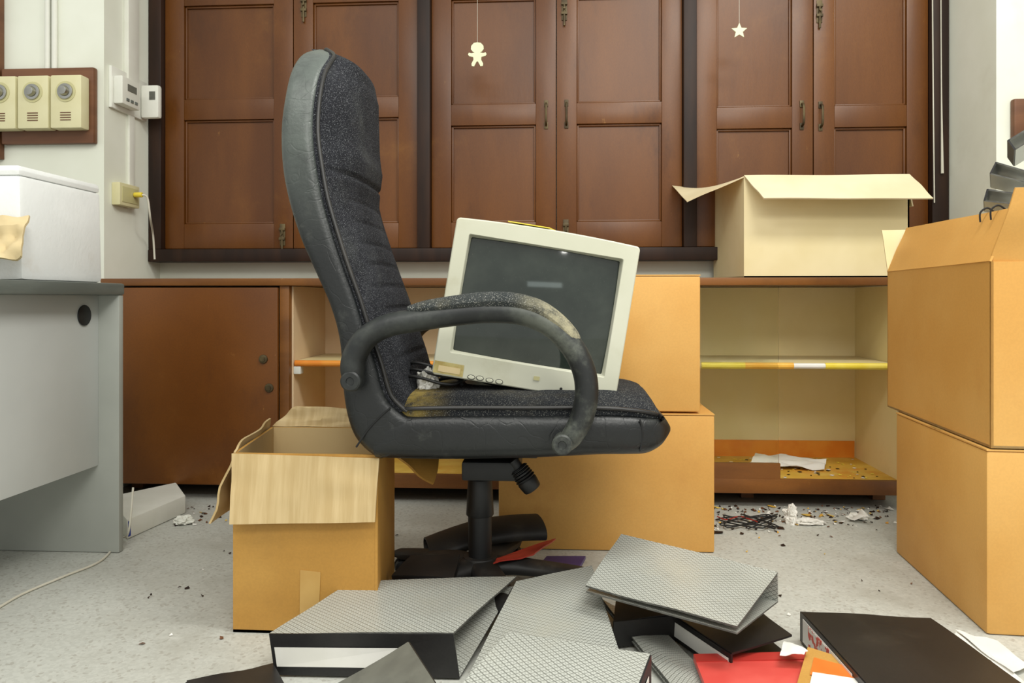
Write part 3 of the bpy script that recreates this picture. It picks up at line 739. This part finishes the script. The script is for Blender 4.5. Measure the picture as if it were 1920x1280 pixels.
ysn=[ctr+R_*x+U_*(mh/2+.0085)+fw*d for x,d in ((-.085,.0),(.0,.0),(.02,.05),(-.07,.05))]
ys_=MB().slab(ysn,.002).obj('yellow_note','yellow')
ft=MB();fc=ctr-U_*(mh/2)+fw*.14
ft.loft([[fc+R_*(-.02)+R_*k2*cos(2*pi*k/28)+fw*k2*.95*sin(2*pi*k/28)+U_*d for k in range(28)] for k2,d in ((.085,0.0),(.09,-.012),(.105,-.02))])
foot=ft.obj('swivel_foot','monitor')
thing('computer_monitor','bulky dusty beige CRT monitor tilted on the chair seat','computer monitor',[bezel,hb,scr,led,lg,lab,lab2,ys_,foot]+btns)
zs_=P(800,765,1.5).z+.02
mb=MB();c0=P(830,735,1.58);c0.z=zs_+.006
pts=[c0+V((-.02+.06*cos(t),.035*sin(t)+.006*t/2,.012+.010*sin(t*2)+.002*t)) for t in [i*pi/5 for i in range(31)]]
pts+=[c0+V((.07,.0,.025)),c0+V((.11,.02,.01)),c0+V((.15,.04,.006))]
mb.tube(pts,.0034,8,4)
single(mb.obj('power_cable','blackcord'),'coiled black power cord lying on the chair seat','cable')
def crumple(c,r,name,label,cat,matn,seed=1):
    t=bmesh.new();bmesh.ops.create_icosphere(t,subdivisions=4,radius=1)
    for v in t.verts:
        n1=noise.noise(v.co*1.7+V((seed,0,0)));n2=abs(noise.noise(v.co*4+V((0,seed,0))))
        v.co=v.co*(1+.5*n1-.5*n2)
        v.co=V((v.co.x*r[0],v.co.y*r[1],max(-.6,v.co.z)*r[2]))+V(c)
    mb=MB();mb.absorb(t);return single(mb.obj(name,matn,ang=25),label,cat)
crumple(P(803,722,1.6).xy.to_3d()+V((0,0,zs_+.02)),(.022,.03,.032),'cloth','crumpled pale cloth beside the monitor on the seat','cloth','paper',7)
# ---------------- binders
GB='ring binders strewn on the floor'
def binder(label,top,T=.07,cov='pattern',spn='blackb',edge=0,wedge=.012,lab=None,rings=True,group=GB,bot=None,name='ring_binder'):
    top=[V(p) for p in top];i0,i1=edge,(edge+1)%4
    n=((top[1]-top[0]).cross(top[3]-top[0])).normalized()
    if n.z<0:n=-n
    if bot is None: bot=[top[k]-n*(T if k in(i0,i1) else wedge) for k in range(4)]
    parts=[]
    parts.append(MB().slab(top,.0035,nu=8,nv=8,wave=.003,seed=random.random()*9,emi=1).obj('front_cover',[cov,'edge' if cov=='pattern' else cov]))
    parts.append(MB().slab(bot,.003,nu=4,nv=4,emi=1).obj('back_cover',[cov,'edge' if cov=='pattern' else cov]))
    s4=[bot[i0],bot[i1],top[i1],top[i0]];parts.append(MB().slab(s4,.004).obj('spine',spn))
    sn=((s4[1]-s4[0]).cross(s4[3]-s4[0])).normalized();cen=sum(top,V())/4
    if sn.dot(s4[0]-cen)<0: sn=-sn
    if lab:
        labs=lab if isinstance(lab,list) else [lab]
        for (u0,u1,v0,v1,lm) in labs:
            f=lambda u,v:(s4[0]*(1-u)+s4[1]*u)*(1-v)+(s4[3]*(1-u)+s4[2]*u)*v+sn*(.003 if lm!='redlabel' else .0038)
            parts.append(MB().slab([f(u0,v0),f(u1,v0),f(u1,v1),f(u0,v1)],.0008).obj('spine_label',lm))
    if rings:
        mid=(bot[i0]+bot[i1])/2;d=(bot[i1]-bot[i0]).normalized();inn=-sn
        c=mid+inn*.03+n*.006;mb=MB();mb.box((-.09,-.012,-.003),(.09,.012,.003),.002,M4=Matrix.Translation(c)@Matrix(((d.x,inn.x,n.x,0),(d.y,inn.y,n.y,0),(d.z,inn.z,n.z,0),(0,0,0,1))))
        for k in (-.04,.04):
            cc=c+d*k;rr_=min(T,.06)*.33
            mb.tube([cc+inn*rr_*cos(t)+n*rr_*(1+sin(t))*.8 for t in [-pi/2+2*pi*j/8 for j in range(9)]],.0014,6,3)
        parts.append(mb.obj('ring_mechanism','chrome'))
    return thing(name,label,'ring binder',parts,group=group)
t1=[G(505,1187,.078),G(850,1188,.078),G(968,1081,.092),G(660,1090,.09)]
b1=[G(516,1264,.004),G(862,1270,.004),G(962,1100,.074),G(668,1110,.070)]
binder('grey patterned ring binder with black spine and white label',t1,.075,lab=(.02,.72,.22,.68,'paper'),bot=b1)
binder('grey patterned ring binder lying open and bent',[G(872,1278,.03),G(1158,1218,.05),G(1108,1060,.105),G(968,1090,.094)],.02,cov='pattern',spn='pattern',edge=1,wedge=.01,rings=False,bot=[G(872,1282,.02),G(1158,1224,.03),G(1108,1066,.088),G(968,1096,.08)])
binder('grey patterned ring binder lying flat under others',[G(1262,1290,.014),G(1348,1285,.014),G(1250,1190,.014),G(1130,1125,.03)],.010,edge=2,wedge=.009,rings=False,spn='pattern')
binder('grey patterned ring binder with black spine atop the pile',[G(850,1300,.10),G(1180,1330,.10),G(1219,1227,.125),G(955,1185,.13)],.062,edge=1,wedge=.03,lab=(.3,.8,.2,.7,'redlabel'))
t3=[G(1098,1098,.125),G(1382,1175,.115),G(1458,1073,.145),G(1165,1002,.165)]
binder('grey patterned ring binder tilted on top of the pile',t3,.06,edge=2,wedge=.012,spn='pattern')
binder('worn dark grey binder cover leaning on another binder',[G(620,1290,.03),G(700,1330,.03),G(828,1300,.085),G(766,1204,.085)],.05,cov='greyb',spn='blackb',edge=2,wedge=.01,rings=False)
binder('thin black ring binder lying flat on the floor',[G(380,1330,.02),G(560,1330,.02),G(512,1246,.02),G(350,1278,.02)],.016,cov='blackb',edge=3,wedge=.016,rings=False)
binder('black ring binder with white spine label under another binder',[G(1372,1226,.05),G(1485,1192,.05),G(1400,1128,.05),G(1260,1152,.05)],.044,cov='blackb',edge=3,wedge=.04,lab=(.06,.97,.18,.80,'paper'))
binder('black ring binder with red and white spine label',[G(1632,1290,.06),G(1950,1305,.06),G(1745,1160,.06),G(1502,1146,.06)],.056,cov='blackb',edge=3,wedge=.05,lab=[(.06,.80,.10,.88,'paper'),(.16,.5,.16,.84,'redlabel')])
binder('dark ring binder lying beneath the tilted binder',[G(1150,1165,.055),G(1290,1150,.055),G(1280,1085,.07),G(1160,1080,.07)],.05,cov='blackb',edge=0,wedge=.04,rings=False)
e0=P(800,1032,1.82);e1=P(1012,988,1.90)
ax=(e1-e0).normalized();sd=V((ax.y,-ax.x,0)).normalized()
def csec(c,rx,rz,th=.004):
    o=[];K=22
    for j in range(K+1):
        a=radians(-30+300*j/K);o.append(c+sd*rx*cos(a)+V((0,0,rz*sin(a))))
    for j in range(K,-1,-1):
        a=radians(-30+300*j/K);o.append(c+sd*(rx-th)*cos(a)+V((0,0,(rz-th)*sin(a))))
    return o
cb=MB().loft([csec(e0*(1-f)+e1*f+V((0,0,.016*sin(f*pi))),.07,.024+.004*f) for f in [i/8 for i in range(9)]])
single(cb.obj('ring_binder','basep',ang=40),'dusty dark binder curled up beneath the office chair','ring binder',GB)
binder('dusty black ring binder lying under the chair',[G(735,1078,.07),G(850,1085,.085),G(862,1040,.10),G(770,1042,.085)],.012,cov='basep',spn='blackb',edge=0,wedge=.010,rings=False)
single(MB().slab([G(925,1056,.092),G(1000,1040,.090),G(1042,1010,.085),G(935,1046,.092)],.003,nu=6,nv=6,wave=.004).obj('folder','red'),'red folder lying beneath the office chair','folder')
single(MB().slab([G(1000,1075,.02),G(1085,1068,.02),G(1098,1045,.02),G(1025,1045,.02)],.008).obj('folder','purple'),'purple folder on the floor beneath the office chair','folder')
q=[G(1338,1330,.03),G(1502,1330,.03),G(1512,1228,.03),G(1300,1233,.03)]
f=lambda u,v,h:(q[0]*(1-u)+q[1]*u)*(1-v)+(q[3]*(1-u)+q[2]*u)*v+V((0,0,h))
ra=MB().slab(q,.010).obj('cover','salmon');rb=MB().slab([f(0,.84,.006),f(1,.84,.006),f(1,1,.006),f(0,1,.006)],.002).obj('binding_strip','dred')
thing('folder','flat faded red folder with stiff edge among the binders','folder',[ra,rb])
q=[G(1485,1330,.035),G(1710,1330,.03),G(1690,1284,.03),G(1514,1228,.035)]
ob=MB().slab(q,.03).obj('box_body','kraft2')
ol=MB().slab([f(.1,.45,.0165),f(1,.45,.0165),f(1,.72,.0165),f(.1,.8,.0165)],.001).obj('printed_label','orlabel')
ol2=MB().slab([f(.12,.0,.0168),f(.95,.0,.0168),f(.95,.5,.0168),f(.12,.5,.0168)],.001).obj('paper_sheet','paper')
thing('document_box','tan flat document box with orange label and white paper','box',[ob,ol,ol2])
for k,qq in enumerate(([(1780,1195),(1850,1240),(1935,1290),(1800,1185)],[(1790,1182),(1870,1200),(1930,1250),(1900,1262)],[(1462,1225),(1508,1228),(1515,1218),(1470,1198)])):
    sheet([G(x,y,.06 if k in(2,3) else .004+.004*k) for x,y in qq],'paper','creased white paper sheet lying among the binders','paper',seed=k,group='loose papers')
sheet([G(1590,975,.004),G(1640,975,.02),G(1625,962,.03),G(1600,960,.01)],'paper_scrap','crumpled red and white paper scrap on the floor','paper',seed=9,wave=.02)
GB2='ring binders piled in the open box'
for k in range(3):
    Y0=1.86
    ang=radians([30,-24,-14][k])
    p=P([1890,1868,1852][k],[262,304,354][k],Y0)
    r=ray([1890,1868,1852][k],560);w_=V((r.x,r.y,0)).normalized()
    e_=V((w_.y,-w_.x,0));d=e_*cos(ang)+V((0,0,sin(ang)))
    top=[p,p+d*.28,p+d*.28+w_*.26,p+w_*.26]
    binder('grey patterned ring binder with black edges piled in a box',top,.028,cov='pattern',spn='blackb',edge=3,wedge=.012,rings=False,group=GB2)
# ---------------- debris
def dpx(x,y,z=0): return G(x,y,z)
crumple(dpx(1482,968,.02),(.022,.022,.034),'paper_wrapping','crushed white paper wrapping lying before the cabinet','litter','paper',3)
crumple(dpx(1515,978,.008),(.045,.022,.010),'paper_wrapping','flattened white paper wrapping lying before the cabinet','litter','paper',13)
crumple(dpx(1608,968,.008),(.03,.018,.010),'wrapper','small crumpled white wrapper on the floor','litter','paper',5)
crumple(dpx(345,975,.010),(.03,.026,.014),'plastic_bag','crumpled pale plastic scrap beside the white case','litter','white',8)
random.seed(8)
pts=[dpx(1345+115*(.5+.5*sin(j*1.9)),977+14*cos(j*2.3),.005+.006*random.random()) for j in range(16)]
single(MB().tube(pts,.002,6,5).obj('wire_bundle','blackcord'),'tangled black wires lying on the floor by the cabinet','wires')
pts=[dpx(x_,y_,.008) for x_,y_ in ((1345,968),(1362,974),(1385,968),(1402,972),(1420,978))]
single(MB().tube(pts,.002,6,5).obj('red_wire','red'),'short red wire on the floor by the cabinet','wires')
mb=MB()
for k in range(360):
    x=random.uniform(1335,1690);y=948+abs(random.gauss(0,24));
    if k>230: x=random.uniform(240,1900);y=random.uniform(965,1240)
    if k>310: x=random.uniform(280,440);y=random.uniform(945,985)
    c=dpx(x,y,.002);r1=random.uniform(.0015,.006)*(2.2 if k%17==0 and k<230 else 1);a=random.random()*6
    d=V((cos(a),sin(a),0))*r1;e=V((-sin(a),cos(a),0))*r1*random.uniform(.4,1)
    mb.slab([c-d-e,c+d-e,c+d*.6+e+V((0,0,.003)),c-d+e],.0012,mi=random.choice((0,0,1,2,2,2,3)))
o=mb.obj('debris',['paper','ylfloor','frame','board'],False);o['kind']='stuff';o['label']='small paper scraps and grit scattered across the floor';o['category']='debris'
mb=MB()
for k in range(110):
    c=V((random.uniform(xm0+.1,xR-.05),random.uniform(CY+.02,CB-.05),zi+.003));r1=random.uniform(.002,.006);a=random.random()*6
    d=V((cos(a),sin(a),0))*r1;e=V((-sin(a),cos(a),0))*r1
    mb.slab([c-d-e,c+d-e,c+d+e,c-d+e],.0012,mi=random.choice((0,1,2)))
o=mb.obj('shelf_debris',['paper','yellow','frame'],False);o['kind']='stuff';o['label']='small scraps and grit scattered on the cabinet floor';o['category']='debris'
# ---------------- light
w=bpy.data.worlds.new('World');scene.world=w;w.use_nodes=True
bg=w.node_tree.nodes['Background'];bg.inputs[0].default_value=(1,1,.94,1);bg.inputs[1].default_value=.86
def area(n,loc_,rot,sx,sy,pw,c=(1,.99,.93)):
    l=bpy.data.lights.new(n,'AREA');l.shape='RECTANGLE';l.size=sx;l.size_y=sy;l.energy=pw;l.color=c
    o=bpy.data.objects.new(n,l);o.location=loc_;o.rotation_euler=rot;col.objects.link(o)
area('ceiling_light',(1.0,.9,2.7),(0,0,0),1.3,.5,48)
area('ceiling_light.001',(-.8,.2,2.7),(0,0,0),1.3,.5,22)
area('ceiling_light.002',(.5,-.9,2.5),(radians(35),0,0),1.4,.6,38)
area('ceiling_light.003',(1.35,-4.2,2.6),(radians(65),0,0),.14,.4,6)
area('window_light',(.8,-4.6,1.35),(radians(88),0,0),1.0,.18,1.4,(.85,1,.95))
cam=bpy.data.cameras.new('Camera');co=bpy.data.objects.new('Camera',cam);col.objects.link(co)
co.location=(0,0,H);co.rotation_euler=(pi/2,0,TH);cam.lens=27;cam.sensor_width=36;cam.shift_y=-80/1920.0;cam.clip_start=.02
scene.camera=co
